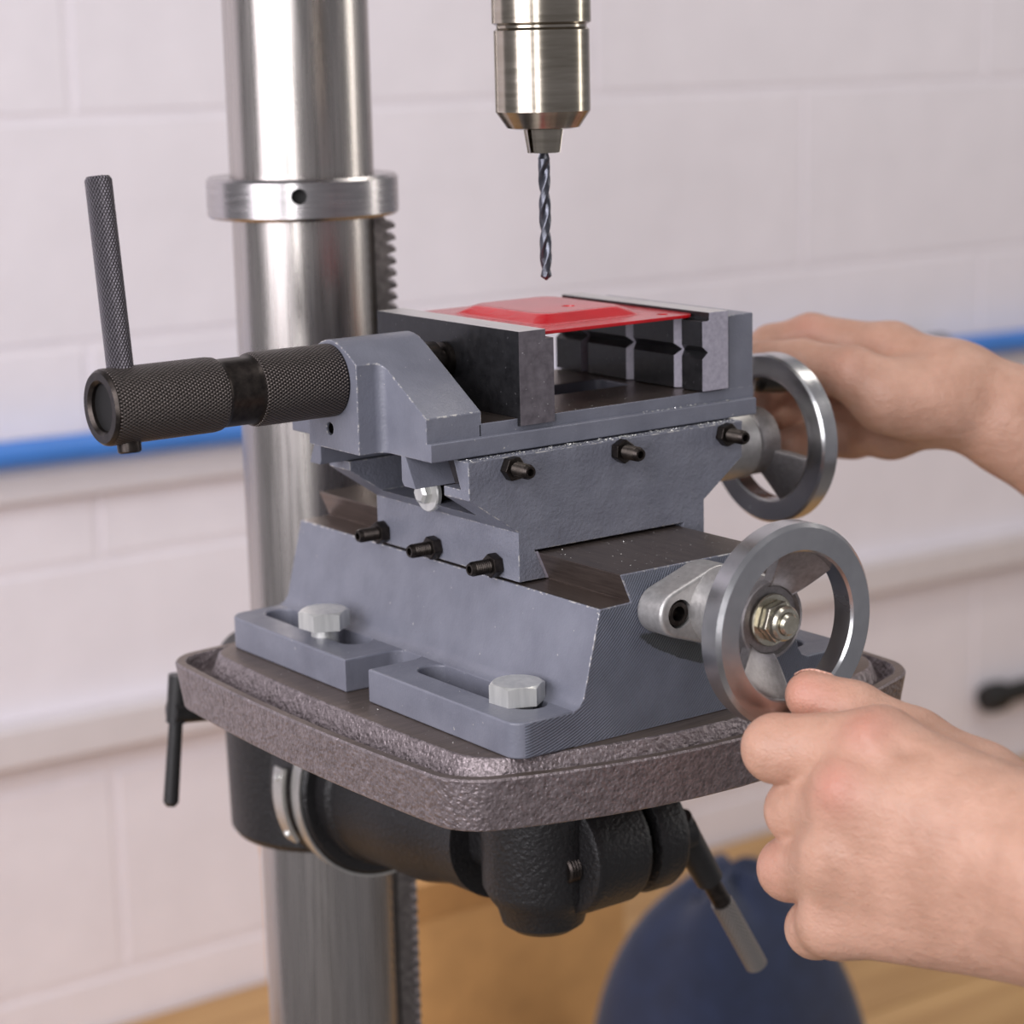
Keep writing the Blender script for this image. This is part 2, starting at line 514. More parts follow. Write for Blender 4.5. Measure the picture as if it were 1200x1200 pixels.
# navy bag on the bench
bm = bmesh.new()
bmesh.ops.create_uvsphere(bm, u_segments=48, v_segments=28, radius=1)
for v in bm.verts:
    x, y, z = v.co
    k = 1 + 0.03 * math.sin(5 * math.atan2(y, x) + 2 * z) + 0.02 * math.sin(9 * x + 4 * y)
    zz = z * 175 if z > 0 else -165 * min(1, abs(z) * 1.6)
    v.co = Vector((560 + 112 * x * k * (1 - 0.1 * z), 510 + 100 * y * k, -530 + zz * k))
    v.co.z = max(v.co.z, -672)
bag = thing('bag', 'dark navy soft rounded bag resting on the wooden bench', 'bag', (556, 510, -672))
put('pouch', bm, NAVY, bag, smooth=80)
bm = tube_between((520, 506, -368), (560, 504, -357), 4, 4, 10); join(bm, tube_between((560, 504, -357), (600, 506, -368), 4, 4, 10))
put('seam', bm, NAVY, bag)

# ------------------------------------------------------------------ drill press
CX, CY, CR = 41.5, 226.0, 33.8
dp = thing('drill_press', 'pillar drill press with a steel column, grey iron table and chuck', 'drill press', (CX, CY, -672))
put('base', prism(rpoly([(-90, -60, 30), (170, -60, 30), (170, 300, 30), (-90, 300, 30)]), -672, -640, 'Z', 3), BLACK_CAST, dp)
put('column', lathe([(CR, -640), (CR, 620)], (CX, CY), 'Z', 96), COLUMN, dp)
# collar with a grub-screw hole
ccol = (CX, CY)
bm = lathe([(CR + 0.2, 180), (43.5, 180), (45, 181.5), (45, 197.5), (43.5, 199), (CR + 0.2, 199)], ccol, 'Z', 96, closed=True)
hd = Vector((-0.545, -0.838, 0)).normalized()
hp = Vector((CX, CY, 191.5)) + hd * 45
bm = boolean(bm, [tube_between(hp - hd * 8, hp + hd * 4, 3.6, 3.6, 24)])
cl = put('collar', bm, COLLAR, dp)
put('grub_screw', tube_between(hp - hd * 7.5, hp - hd * 5, 3.5, 3.5, 16), INSIDE, cl)
# toothed rack in front of the column
rd = Vector((0.87, -0.49, 0)).normalized(); rt = Vector((-rd.y, rd.x, 0))
bm = bmesh.new()
prof = [(CR - 1.5, -300), (CR + 4, -300)]
z = -298.0
while z < 176:
    prof += [(CR + 4.2, z), (CR + 8.5, z + 1.4), (CR + 8.5, z + 2.9), (CR + 4.2, z + 4.3)]; z += 5.6
prof += [(CR + 4, 178), (CR - 1.5, 178)]
A = []; B = []
for u, zz in prof:
    p = Vector((CX, CY, 0)) + rd * u
    A.append(bm.verts.new((p + rt * 11) + Vector((0, 0, zz)))); B.append(bm.verts.new((p - rt * 11) + Vector((0, 0, zz))))
n = len(prof)
bm.faces.new(A); bm.faces.new(B)
for i in range(n): bm.faces.new((A[i], A[(i + 1) % n], B[(i + 1) % n], B[i]))
put('rack', bm, steel('rack_steel', srgb(96, 90, 88), srgb(130, 124, 120), 0.35, 300, None, 0.9), dp, smooth=20)

# bracket that grips the column and carries the table
br = put('table_bracket', lathe([(CR + 0.5, -120), (46, -120), (48, -117), (49, -60), (49, -28), (47, -26), (CR + 0.5, -26)], (CX, CY), 'Z', 72, closed=True), BLACK_CAST, dp)
AZ = -84
put('swivel_flange', lathe([(0, 200), (47, 200), (47, 172), (45, 170), (40, 170), (40, 162), (38, 160), (36, 120), (31, 100), (30, 75), (0, 75)], (CX, AZ), 'Y', 72), BLACK_CAST, br)
put('scale_band', lathe([(47.1, 171.5), (48.2, 171.5), (48.2, 178.5), (47.1, 178.5)], (CX, AZ), 'Y', 48, PI * 0.8, PI * 1.55, closed=True), SILVER, br, 'silver curved degree scale band')
bm = lathe([(47.3, 181.5), (49.4, 181.5), (49.4, 190), (47.3, 190)], (CX - 2, AZ), 'Y', 24, PI * 0.92, PI * 1.17, closed=True)
put('pointer_plate', bm, SILVER, br, 'short silver pointer plate with rivets')
for q in (0.95, 1.14):
    d = Vector((math.cos(PI * q), 0, math.sin(PI * q))); p = Vector((CX - 2, 186, AZ)) + d * 49
    put('rivet', tube_between(p, p + d * 1.6, 2.0, 1.4, 12), BRIGHT, br)
HX, HY = 40, 46
hub = lathe([(0, -118), (14, -118), (18, -115), (20, -108), (23, -104), (26, -98), (27, -60), (27, -24), (0, -24)], (HX, HY), 'Z', 64)
put('pivot_hub', hub, BLACK_CAST, br)
put('arm_web', box(22, 62, 60, 150, -96, -30, 8, 3), BLACK_CAST, br)
def ear(x0, x1, r):
    return lathe([(0, x0), (r - 4, x0), (r - 1.2, x0 + 1.2), (r, x0 + 4), (r, x1 - 4), (r - 1.2, x1 - 1.2), (r - 4, x1), (0, x1)], (33, -82), 'X', 64)
put('clamp_ear', ear(40, 71, 27), BLACK_CAST, br)
put('clamp_ear', ear(75.5, 93, 26), BLACK_CAST, br)
put('clamp_root', box(44, 92, 30, 64, -70, -26, 4), BLACK_CAST, br)
bm = bmesh.new()
for k in range(6):
    join(bm, lathe([(0, 34 + k * 1.5), (5.0, 34 + k * 1.5), (6.0, 34.7 + k * 1.5), (5.0, 35.5 + k * 1.5), (0, 35.5 + k * 1.5)], (23, -85), 'X', 24))
put('clamp_stud', bm, OXIDE, br)
# table lock lever at the right of the clamp
bm = lathe([(0, 93), (6.5, 93), (6.5, 98), (8.5, 99), (8.5, 111), (0, 111)], (33, -88), 'X', 24)
lv = put('lock_lever', bm, BLACK_LEVER, dp, 'black cranked table lock lever')
p0 = Vector((107, 33, -85)); p1 = Vector((141, 33, -143)); d = (p1 - p0)
for a, b, r0, r1, m, nm in ((-0.06, 0.50, 7.2, 6.4, BLACK_LEVER, 'lever_socket'), (0.50, 0.72, 4.3, 4.3, OXIDE, 'lever_rod')):
    put(nm, tube_between(p0 + d * a, p0 + d * b, r0, r1, 24), m, lv)
bm = tube_between((0, 0, 0), (0, 0, (d * 0.62).length), 5.2, 5.2, 32)
g = put('lever_grip', bm, KNURL_LEVER, lv, 'knurled steel lever grip', origin=(0, 0, 0))
g.location = (p0 + d * 0.72) * MM - wloc(lv); g.rotation_euler = d.to_track_quat('Z', 'Y').to_euler()
# column lock lever behind the left corner of the table
bm = tube_between((0, CY, -52), (-42, CY, -47), 6, 6, 20)
lv2 = put('lock_lever', bm, BLACK_LEVER, dp, 'black straight column lock lever hanging behind the table corner')
a, b = Vector((-37, CY, -30)), Vector((-45, CY, -93)); d = b - a
put('lever_socket', tube_between(a, a + d * 0.36, 4.9, 4.7, 24), BLACK_LEVER, lv2)
bm = tube_between(a + d * 0.36, a + d * 0.97, 3.3, 3.7, 24); join(bm, tube_between(a + d * 0.97, b, 3.7, 2.4, 24))
put('lever_rod', bm, BLACK_LEVER, lv2)

# table: outer rim, groove, raised platform
def bowed(x0, x1, y0, y1, bl_, bf, rc, n=10):
    """rounded rectangle with bowed sides (bl_ sideways, bf front and back)"""
    out = []
    cx, cy = (x0 + x1) / 2, (y0 + y1) / 2
    base_ = rpoly([(x0, y0, rc), (x1, y0, rc), (x1, y1, rc), (x0, y1, rc)], 8)
    full = []
    for i, p in enumerate(base_):
        q = base_[(i + 1) % len(base_)]
        m = n if math.dist(p, q) > 40 else 1
        for k in range(m): full.append((p[0] + (q[0] - p[0]) * k / m, p[1] + (q[1] - p[1]) * k / m))
    for x, y in full:
        u = (x - cx) / ((x1 - x0) / 2); v = (y - cy) / ((y1 - y0) / 2)
        fx = max(0, 1 - u * u); fy = max(0, 1 - v * v)
        if v < 0: y2 = y - bf * fx * abs(v) ** 2
        else: y2 = y + bf * 0.25 * fx * abs(v) ** 2
        x2 = x + math.copysign(bl_ * fy * abs(u) ** 2, u)
        out.append((x2, y2))
    return out


def loft(loops):
    """loops: list of (points, z); closed solid"""
    bm = bmesh.new(); V = []
    for pts, z in loops: V.append([bm.verts.new((x, y, z)) for x, y in pts])
    n = len(V[0])
    for A, B in zip(V[:-1], V[1:]):
        for i in range(n): bm.faces.new((A[i], A[(i + 1) % n], B[(i + 1) % n], B[i]))
    bm.faces.new(V[0]); bm.faces.new(V[-1])
    bmesh.ops.recalc_face_normals(bm, faces=bm.faces[:])
    return bm


def tb(d): return bowed(-71.5 + d, 165.5 - d, -53 + d, 172 - d, 5, 26, max(3, 14 - d * 0.55))
def pf(d): return bowed(-56.5 + d, 150.5 - d, -46 + d, 157 - d, 3.5, 21, max(3, 14 - d * 0.6))
RT = -4.0
bm = loft([(tb(6), -24), (tb(4), -25), (tb(3.2), -24), (tb(0.6), RT - 0.8), (tb(1.2), RT), (tb(4.2), RT), (tb(4.8), RT - 0.8),
           (tb(6.5), RT - 8), (pf(-6.0), RT - 8.5), (pf(-4.5), RT - 7.2), (pf(-0.8), -0.8), (pf(0.2), 0), (pf(6), 0)])
bm.normal_update()
for f_ in bm.faces:
    c_ = f_.calc_center_median()
    f_.material_index = 1 if (f_.normal.z > 0.97 and c_.z > RT - 0.5) else 0
tab = put('table', bm, [HAMMER, TABLETOP], dp, smooth=40)

# chuck, arbor and quill
DX, DY = 47.7, 45.0
ck = lathe([(0, 223), (12.5, 223), (14.8, 223.5), (19.3, 230), (19.3, 262), (18.2, 263), (18.2, 264), (20, 265), (20, 284), (15, 290), (0, 290)], (DX, DY), 'Z', 64)
chuck = put('chuck', ck, CHUCK, dp)
for k in range(3):
    a0 = math.radians(-112 + 120 * k) ; h_ = math.radians(52)
    bm = lathe([(2.5, 213.5), (6.6, 213.4), (8.3, 224), (2.5, 224)], (DX, DY), 'Z', 12, a0 - h_, a0 + h_, closed=True)
    put('chuck_jaw', bm, CHUCK, chuck)
put('arbor', lathe([(0, 290), (9, 290), (10, 320), (22, 320), (24, 323), (24, 520), (0, 520)], (DX, DY), 'Z', 48), COLLAR, dp)
bm = prism(rpoly([(DX - 75, DY - 60, 40), (DX + 75, DY - 60, 40), (DX + 75, 290, 40), (DX - 75, 290, 40)]), 470, 600, 'Z', 12, 3)
put('head', bm, ENAMEL, dp)

# twist drill held in the chuck
bm = bmesh.new()
zt, zb, RD = 222.0, 161.6, 2.45
secs = []
N = 40
def flute(a):
    # two flutes: radius as a function of the angle round the bit
    a = a % PI
    w = abs(a - PI / 2)
    if w > 0.80: return RD * (1.0 if w < 1.12 else 0.95)
    return RD * (0.34 + 0.62 * (w / 0.80) ** 1.6)
zs = [zb] + list(np.linspace(zb + 1.6, 211, 90)) + [zt]
for z in zs:
    tw = (z - zb) / 15.5 * PI
    sc = 0.12 if z == zb else 1.0
    solid = 0.0 if z < 206 else min(1, (z - 206) / 5)
    secs.append([bm.verts.new((DX + (lambda r: r * math.cos(2 * PI * i / N + tw))(sc * (flute(2 * PI * i / N) * (1 - solid) + RD * solid)),
                               DY + (lambda r: r * math.sin(2 * PI * i / N + tw))(sc * (flute(2 * PI * i / N) * (1 - solid) + RD * solid)), z)) for i in range(N)])
for A, B in zip(secs[:-1], secs[1:]):
    for i in range(N): bm.faces.new((A[i], A[(i + 1) % N], B[(i + 1) % N], B[i]))
bm.faces.new(secs[0]); bm.faces.new(secs[-1])
tag(put('drill_bit', bm, DRILL, smooth=50), 'dark steel twist drill bit gripped upright in the chuck', 'drill bit')

# ------------------------------------------------------------------ cross slide vise
vise = thing('drill_press_vise', 'blue grey cross slide machine vise bolted on the drill press table', 'vise', (39, 51, 0))
XC, YB0, YB1 = 39.3, -56.6, 158.6
# base casting
prof = [(-20, 0.05), (-20, 14), (-17.2, 15.2), (-15.2, 18), (-6.8, 50.8), (8.0, 51.2), (3.2, 62.4)]
prof = prof + [(2 * XC - x, z) for x, z in reversed(prof)]
bm = prism(prof, YB0, YB1, 'Y')
bevel(bm, 0.5, 2, 40, mat=3)
set_mat(bm, lambda c, n: c.z > 50.75 and -6.3 < c.x < 2 * XC + 6.3 and abs(n.y) < 0.3, 1)
set_mat(bm, lambda c, n: n.y < -0.97, 2)
set_mat(bm, lambda c, n: c.z < 22 and n.y > -0.97, 0)
for s_ in (0, 1):
    outer = rpoly([(-46.5, YB0 - 0.05, 7), (-10, YB0 - 0.05, 0), (-10, YB1, 0), (-46.5, YB1, 9), (-46.5, 60.5, 1.5)] , 8)
    nr = [(-26 + 8.7 * math.cos(q), 51.7 + 8.7 * math.sin(q)) for q in np.linspace(PI / 2, -PI / 2, 13)]
    outer = rpoly([(-46.5, YB0 - 0.05, 7), (-10, YB0 - 0.05, 0), (-10, YB1, 0), (-46.5, YB1, 9)], 8) + [(-46.5, 60.4)] + nr + [(-46.5, 43.0)]
    holes = [stadium(-26.4, -44, 31.5, 7.2), stadium(-26.4, 78, 152, 7.2)]
    if s_:
        outer = [(2 * XC - x, y) for x, y in reversed(outer)]; holes = [[(2 * XC - x, y) for x, y in reversed(h)] for h in holes]
    ft = plate(outer, holes, 0.05, 14, 'Z', 0.9)
    set_mat(ft, lambda c, n: n.y < -0.9 and c.y < YB0 + 1, 2)
    join(bm, ft)
base = put('base', bm, [ENAMEL, MACHINED, MILLED, EDGE], vise, origin=(XC, 51, 0))

# saddle
prof = [(-6.6, 51.8), (6.6, 51.8), (1.2, 63.6), (2 * XC - 1.2, 63.6), (2 * XC - 6.6, 51.8), (88.3, 51.8), (88.3, 71.7), (109.4, 87.0), (109.4, 102.2), (-29.3, 102.2), (-29.3, 87.2), (-6.6, 71.7)]
bm = prism(prof, -6, 95.2, 'Y')
cut1 = prism([(4.1, 103), (4.1, 102.2), (-0.3, 91), (89.3, 91), (85.0, 102.2), (85, 103)], -60, 140, 'X')
cut2 = box(-60, 140, 11, 79, 77, 91.5)
bm = boolean(bm, [cut1, cut2])
bmesh.ops.dissolve_limit(bm, angle_limit=0.01, verts=bm.verts[:], edges=bm.edges[:])
bevel(bm, 0.4, 2, 40, mat=1)
sad = put('saddle', bm, [ENAMEL_ROUGH, EDGE], vise)

# gib screws with lock nuts
def hexagon(r, rot=0): return [(r * math.cos(rot + PI / 3 * i), r * math.sin(rot + PI / 3 * i)) for i in range(6)]
def gib_screw(c, d, tilt=0.3):
    """c: point on the face, d: outward axis '-X' or '-Y'"""
    ax = d[1]; s_ = -1
    f = AX(ax)
    u, v = (c[1], c[2]) if ax == 'X' else (c[0], c[2])
    w0 = c[0] if ax == 'X' else c[1]
    bm = bmesh.new(); k = 0
    prof = [(0, w0 + 2)]
    prof.append((2.9, w0 + 2))
    w_ = 0.0
    while w_ < 12.6:
        prof += [(2.55, w0 - w_), (2.95, w0 - w_ - 0.45)]; w_ += 0.9
    prof += [(2.3, w0 - 13.6), (1.5, w0 - 13.6), (1.5, w0 - 11.0), (0, w0 - 11.0)]
    join(bm, lathe(prof, (u, v), ax, 24))
    sc = put('gib_screw', bm, OXIDE, vise)
    pts = [(u + a, v + b) for a, b in hexagon(5.0, tilt)]
    nb = prism(pts, w0 - 4.4, w0 - 0.1, ax, 0.55, 2)
    put('lock_nut', nb, OXIDE, sc)
for y, tl in ((8.4, 0.35), (50.7, 0.2), (89.6, 0.5)): gib_screw((-6.6, y, 56.6), '-X', tl)
for x, tl in ((-10, 0.1), (43.9, 0.45), (99.0, 0.25)): gib_screw((x, -6, 97.8), '-Y', tl)

# gib strips
bm = prism([(4.3, 101.6), (16.8, 101.6), (11.3, 91.2), (0.0, 91.2)], -24, 108, 'X', 0.3)
put('gib_strip', bm, GIBSTEEL, vise, 'dark steel gib strip')
bm = prism([(1.4, 62.9), (3.0, 62.9), (8.2, 51.6), (6.4, 51.6)], -5.7, 94, 'Y', 0.2)
put('gib_strip', bm, JAW_LIGHT, vise, 'bright steel gib strip')

# leadscrew of the saddle with its end washer
bm = bmesh.new()
w_ = -10.0; prof = [(0, -10)]
while w_ < 150: prof += [(4.2, w_), (5.0, w_ + 0.9)]; w_ += 1.8
prof.append((0, 150))
ls = put('leadscrew', lathe(prof, (46, 81), 'X', 24), OXIDE, vise)
bm = lathe([(2.2, -14.2), (7.6, -14.2), (8, -13.6), (8, -12), (2.2, -12)], (46, 81), 'X', 40, closed=True)
join(bm, lathe([(0, -18), (3.2, -18), (4.6, -17), (4.6, -14), (0, -14)], (46, 81), 'X', 6))
put('end_nut', bm, BRIGHT, ls, 'bright zinc plated end nut and washer')

# upper body: flange, rails, fixed jaw block, screw housing
bm = plate([(-42.6, -1), (121.6, -1), (121.6, 101), (-42.6, 101)], [rpoly([(26, 41, 3), (84, 41, 3), (84, 59, 3), (26, 59, 3)], 4)], 102.8, 110, 'Z', 0.6)
join(bm, plate([(-18, 2), (122.6, 2), (122.6, 98), (-18, 98)], [rpoly([(22, 39, 3), (87, 39, 3), (87, 61, 3), (22, 61, 3)], 4)], 109.5, 114.8, 'Z', 0.5))
set_mat(bm, lambda c, n: n.z > 0.9 and c.z > 114 and c.x > -17, 1)
fb_ = box(108.0, 122.6, 2, 98, 114, 145.2)
bevel(fb_, 0.5, 2, 40, mat=2)
join(bm, fb_)
ridge = [(2, 102.85), (2, 119.4), (38, 142.2), (43, 144.9), (47, 146.0), (50, 146.3), (53, 146.0), (57, 144.9), (62, 142.2), (98, 119.4), (98, 102.85)]
rb_ = prism(ridge, -54.2, -17, 'X')
cs = []
for sgn, yy, yo in ((-1, 31.5, -20), (1, 68.5, 120)):
    arc = [(-46.6 + 4.0 * math.sin(q), yy + sgn * (4.0 - 4.0 * math.cos(q))) for q in np.linspace(0, PI / 2, 8)]
    cs.append(prism([(-70, yy)] + arc + [(-42.55, yo), (-70, yo)], 90, 170, 'Z'))
cs.append(lathe([(0, -56), (2.5, -56), (2.5, -46), (0, -46)], (52.5, 111), 'X', 20))
rb_ = boolean(rb_, cs)
bmesh.ops.remove_doubles(rb_, verts=rb_.verts[:], dist=1e-4)
bevel(rb_, 0.5, 2, 50, mat=2)
join(bm, rb_)
# the thin male dovetail legs
join(bm, prism([(17.3, 103.2), (10.8, 91.2), (18.5, 91.2), (20.2, 93), (20.2, 103.2)], -42.5, 118, 'X', 0.4))
join(bm, prism([(82.7, 103.2), (88.6, 91.2), (80.5, 91.2), (79.5, 93), (79.5, 103.2)], -42.5, 118, 'X', 0.4))
body = put('upper_body', bm, [ENAMEL, MACHINED, EDGE], vise)
# thread in the small hole of the housing
bm = bmesh.new()
for k in range(4): join(bm, lathe([(2.0, -53.5 + k * 1.1), (2.48, -53.1 + k * 1.1), (2.48, -52.8 + k * 1.1), (2.0, -52.4 + k * 1.1)], (52.5, 111), 'X', 20, closed=True))
put('threaded_hole', bm, OXIDE, body)

# moving jaw
def jaw_prof(xo, xi_top, xi, z0, zs, z1): return [(xo, z0), (xi, z0), (xi, zs), (xi_top, zs), (xi_top, z1), (xo, z1)]
bm = prism(jaw_prof(0, 13, 16.9, 114.95, 145.0, 148.7), 1.9, 100, 'Y')
fj = prism(jaw_prof(0, 13, 16.9, 111.9, 145.0, 148.7), 0, 1.9, 'Y')
bevel(fj, 0.3, 2, 30, lambda e: all(v.co.y < 0.1 for v in e.verts))
join(bm, fj)
set_mat(bm, lambda c, n: n.z > 0.9 and c.z > 148, 1)
set_mat(bm, lambda c, n: n.y < -0.9, 2)
mj = put('moving_jaw', bm, [JAW_BLACK, JAW_TOP, JAW_END], vise, 'black steel moving jaw block')
put('screw_end', lathe([(0, -17.2), (8, -17.2), (8, -6), (5.5, -5), (5.5, -3), (7.4, -2.4), (7.4, -0.05), (0, -0.05)], (50, 133), 'X', 32), OXIDE, mj)

# fixed jaw plate with V grooves
bm = prism([(93, 115.2), (107.2, 115.2), (107.2, 147.6), (96.7, 147.6), (96.7, 144.2), (93, 144.2)], 0, 99, 'Y', 0.3)
cuts = []
for y, hw in ((15.5, 3.2), (47, 3.2), (78.5, 3.2)):
    cuts.append(prism([(92.5, y - hw), (92.5, y + hw), (96.0, y)], 110, 150, 'Z') if False else prism([(92.0, y - hw), (96.8, y), (92.0, y + hw)], 110, 146, 'Z'))
cuts.append(prism([(92.0, 131.2 - 3.4), (96.0, 131.2), (92.0, 131.2 + 3.4)], -5, 105, 'Y'))
bm = boolean(bm, cuts)
set_mat(bm, lambda c, n: n.z > 0.9 and c.z > 147, 1)
set_mat(bm, lambda c, n: n.y < -0.5, 2)  # pale end; forward groove sides also coloured pale as if lit
put('fixed_jaw', bm, [JAW_BLACK, JAW_TOP, JAW_LIGHT], vise, 'black grooved fixed jaw plate with pale end')

# knurled clamping handle
T0, TZ = -153.0, 130.6
def ring(prof): return lathe(prof, (50, TZ), 'X', 72)
hd_ = put('clamp_handle', lathe([(9.0, T0 + 24), (9.0, T0 + 1.2), (10.2, T0), (13.0, T0), (14.0, T0 + 1.2), (14.0, -107.5), (13.4, -105), (13.0, -104), (13.0, -92), (13.6, -90.5), (14.0, -89.5), (14.0, -54.4), (10, -54.4)], (50, TZ), 'X', 96), OXIDE, vise, origin=(-100, 50, TZ))
kn1 = put('knurled_sleeve', lathe([(13.9, T0 + 1.6), (14.25, T0 + 2.2), (14.25, -108.5), (13.9, -106), (13.0, -105.6), (13.0, T0 + 1.6)], (50, TZ), 'X', 128, closed=True), KNURL_TUBE, hd_, 'diamond knurled black sleeve', origin=(-130, 50, TZ))
kn2 = put('knurled_sleeve', lathe([(13.9, -54.6), (14.25, -55.2), (14.25, -89), (13.9, -90.4), (13.0, -90.6), (13.0, -54.6)], (50, TZ), 'X', 128, closed=True), KNURL_TUBE, hd_, 'diamond knurled black sleeve', origin=(-70, 50, TZ))
bm = bmesh.new()
for k in range(9): join(bm, lathe([(8.9, T0 + 2.5 + k * 2.2), (8.1, T0 + 3.6 + k * 2.2), (8.9, T0 + 4.7 + k * 2.2)], (50, TZ), 'X', 40))
join(bm, lathe([(0, T0 + 23.5), (9, T0 + 23.5)], (50, TZ), 'X', 40))
put('threaded_bore', bm, INSIDE, hd_)
# tommy bar through the handle
bd = Vector((0.012, 0.155, 1)).normalized(); bp = Vector((-143.0, 50, TZ))
q = bd.to_track_quat('Z', 'Y')
bm = lathe([(0, 10.5), (5.0, 10.5), (5.0, 82.3), (4.2, 83.6), (0, 83.6)], (0, 0), 'Z', 48)
tb_ = put('tommy_bar', bm, KNURL_BAR, hd_, 'grey knurled tommy bar', origin=(0, 0, 0))
tb_.rotation_euler = q.to_euler(); tb_.location = bp * MM - wloc(hd_)
bm = lathe([(0, -17.6), (3.6, -17.6), (4.4, -17.0), (4.6, -11), (0, -11)], (0, 0), 'Z', 32)
nb_ = put('bar_end', bm, OXIDE, hd_, origin=(0, 0, 0)); nb_.rotation_euler = q.to_euler(); nb_.location = bp * MM - wloc(hd_)

# hand wheels
def wheel(cu, cv, w_front, sgn, axis, rot=0.0):
    """cu, cv: centre in the plane; w_front: outer rim face; sgn: direction from front face to back face"""
    W = lambda d: w_front + sgn * d
    RO, RI = 38.2, 27.6
    bm = lathe([(RI, W(1.0)), (RI + 0.8, W(0)), (RO - 1.6, W(0)), (RO, W(1.4)), (RO, W(9.0)), (RO - 1.0, W(10)), (RI + 1.5, W(10)), (RI, W(9.3))], (cu, cv), axis, 128, closed=True)
    rim = put('handwheel', bm, WHEEL, vise, 'polished aluminium hand wheel', origin=AX(axis)(cu, cv, W(5)))
    # two dished spokes from the recessed hub out to the rim
    f = AX(axis)
    wbm = bmesh.new()
    for b in (0, PI):
        G = []
        for q, r in enumerate(np.linspace(12.5, 28.2, 7)):
            t_ = (r - 12.5) / 15.7
            a0 = math.radians(36 + 1.5 * t_) + b + rot; a1 = math.radians(96.5 - 1.5 * t_) + b + rot
            w_ = 13.6 - 8.4 * t_ ** 0.85
            G.append([[wbm.verts.new(f(cu + r * math.cos(a), cv + r * math.sin(a), W(w_ + dw))) for a in np.linspace(a0, a1, 13)] for dw in (0, 5.0)])
        n_ = len(G)
        for q in range(n_ - 1):
            for k in range(12):
                for lay in (0, 1): wbm.faces.new((G[q][lay][k], G[q][lay][k + 1], G[q + 1][lay][k + 1], G[q + 1][lay][k]))
            for k in (0, 12): wbm.faces.new((G[q][0][k], G[q + 1][0][k], G[q + 1][1][k], G[q][1][k]))
        for q in (0, n_ - 1):
            for k in range(12): wbm.faces.new((G[q][0][k], G[q][0][k + 1], G[q][1][k + 1], G[q][1][k]))
    bmesh.ops.recalc_face_normals(wbm, faces=wbm.faces[:])
    bevel(wbm, 0.7, 2, 50)
    put('web', wbm, WHEEL_WEB, rim)
    hb = lathe([(0, W(24)), (14.5, W(24)), (15, W(23)), (15, W(13.6)), (14.6, W(13)), (13.6, W(13)), (12.8, W(14.6)), (0, W(14.6))], (cu, cv), axis, 64)
    put('hub', hb, WHEEL_WEB, rim)
    bm = lathe([(5.2, W(14.5)), (9.6, W(14.5)), (9.9, W(14.1)), (9.9, W(13.3)), (9.6, W(12.9)), (5.2, W(12.9))], (cu, cv), axis, 48, closed=True)
    put('washer', bm, NUT, rim)
    pts = [(cu + a, cv + b) for a, b in hexagon(8.0, 0.2)]
    lo, hi = sorted((W(12.8), W(8.6)))
    bm = prism(pts, lo, hi, axis, 0.7, 2)
    join(bm, lathe([(4.4, W(9)), (6.6, W(9)), (6.6, W(6.2)), (5.8, W(5.2)), (4.4, W(5.2))], (cu, cv), axis, 40, closed=True))
    put('lock_nut', bm, NUT, rim)
    put('spindle_end', lathe([(0, W(9)), (4.2, W(9)), (4.2, W(4.4)), (3.4, W(3.4)), (0, W(3.4))], (cu, cv), axis, 32), NUT, rim)
    # handle boss on the rim
    return rim
W1 = wheel(39.3, 47.5, -113.6, 1, 'Y')
W2 = wheel(44.5, 81.0, 177.6, -1, 'X', math.radians(-26))
# handle knob of the rear wheel
bm = lathe([(0, 176), (5, 176), (5, 180), (7, 182), (8.5, 195), (8.5, 214), (6.5, 219), (0, 220)], (65, 105), 'X', 32)
put('crank_handle', bm, BLACK_LEVER, W2, 'black crank handle')
# bearing bracket of the front wheel: diamond flange with two lobes, and barrel
zc = 47.5
def lobe(cx, r, a0, a1, n=10): return [(cx + r * math.cos(q), zc + r * math.sin(q)) for q in np.linspace(a0, a1, n)]
def hull_diamond(rl, rm, dx):
    al = math.acos((rm - rl) / dx)
    return lobe(39.3, rm, PI / 2 - (PI / 2 - al), PI / 2 + (PI / 2 - al), 12) + lobe(39.3 - dx, rl, PI - al, PI + al, 14) + lobe(39.3, rm, -PI / 2 - (PI / 2 - al), -PI / 2 + (PI / 2 - al), 12) + lobe(39.3 + dx, rl, -al, al, 14)
bm = prism(hull_diamond(9.2, 15.5, 20.0), -71.5, YB0 - 0.1, 'Y', 1.6, 3)
cut = [lathe([(0, -75), (5.6, -75), (5.6, -65), (0, -65)], (39.3 + s_ * 20, zc), 'Y', 32) for s_ in (-1, 1)]
bm = boolean(bm, cut)
join(bm, lathe([(0, -60), (15.3, -60), (15.3, -70), (14.4, -76), (14.4, -88.5), (13.6, -89.3), (0, -89.3)], (39.3, zc), 'Y', 64))
wb = put('bearing_bracket', bm, ALU, vise, 'pale cast aluminium bearing bracket')
for s_ in (-1, 1):
    bm = lathe([(0, -63), (4.9, -63), (4.9, -70.2), (4.4, -70.8), (2.9, -70.8), (2.9, -66.5), (0, -66.5)], (39.3 + s_ * 20, zc), 'Y', 32)
    put('cap_screw', bm, OXIDE, wb)
# right hand bracket on the saddle end
bm = lathe([(0, 109.3), (17, 109.3), (17, 116), (15.6, 118), (15.6, 152), (14.8, 153), (0, 153)], (44.5, 81), 'X', 64)
put('bearing_bracket', bm, ALU, vise, 'pale cast aluminium bearing bracket')

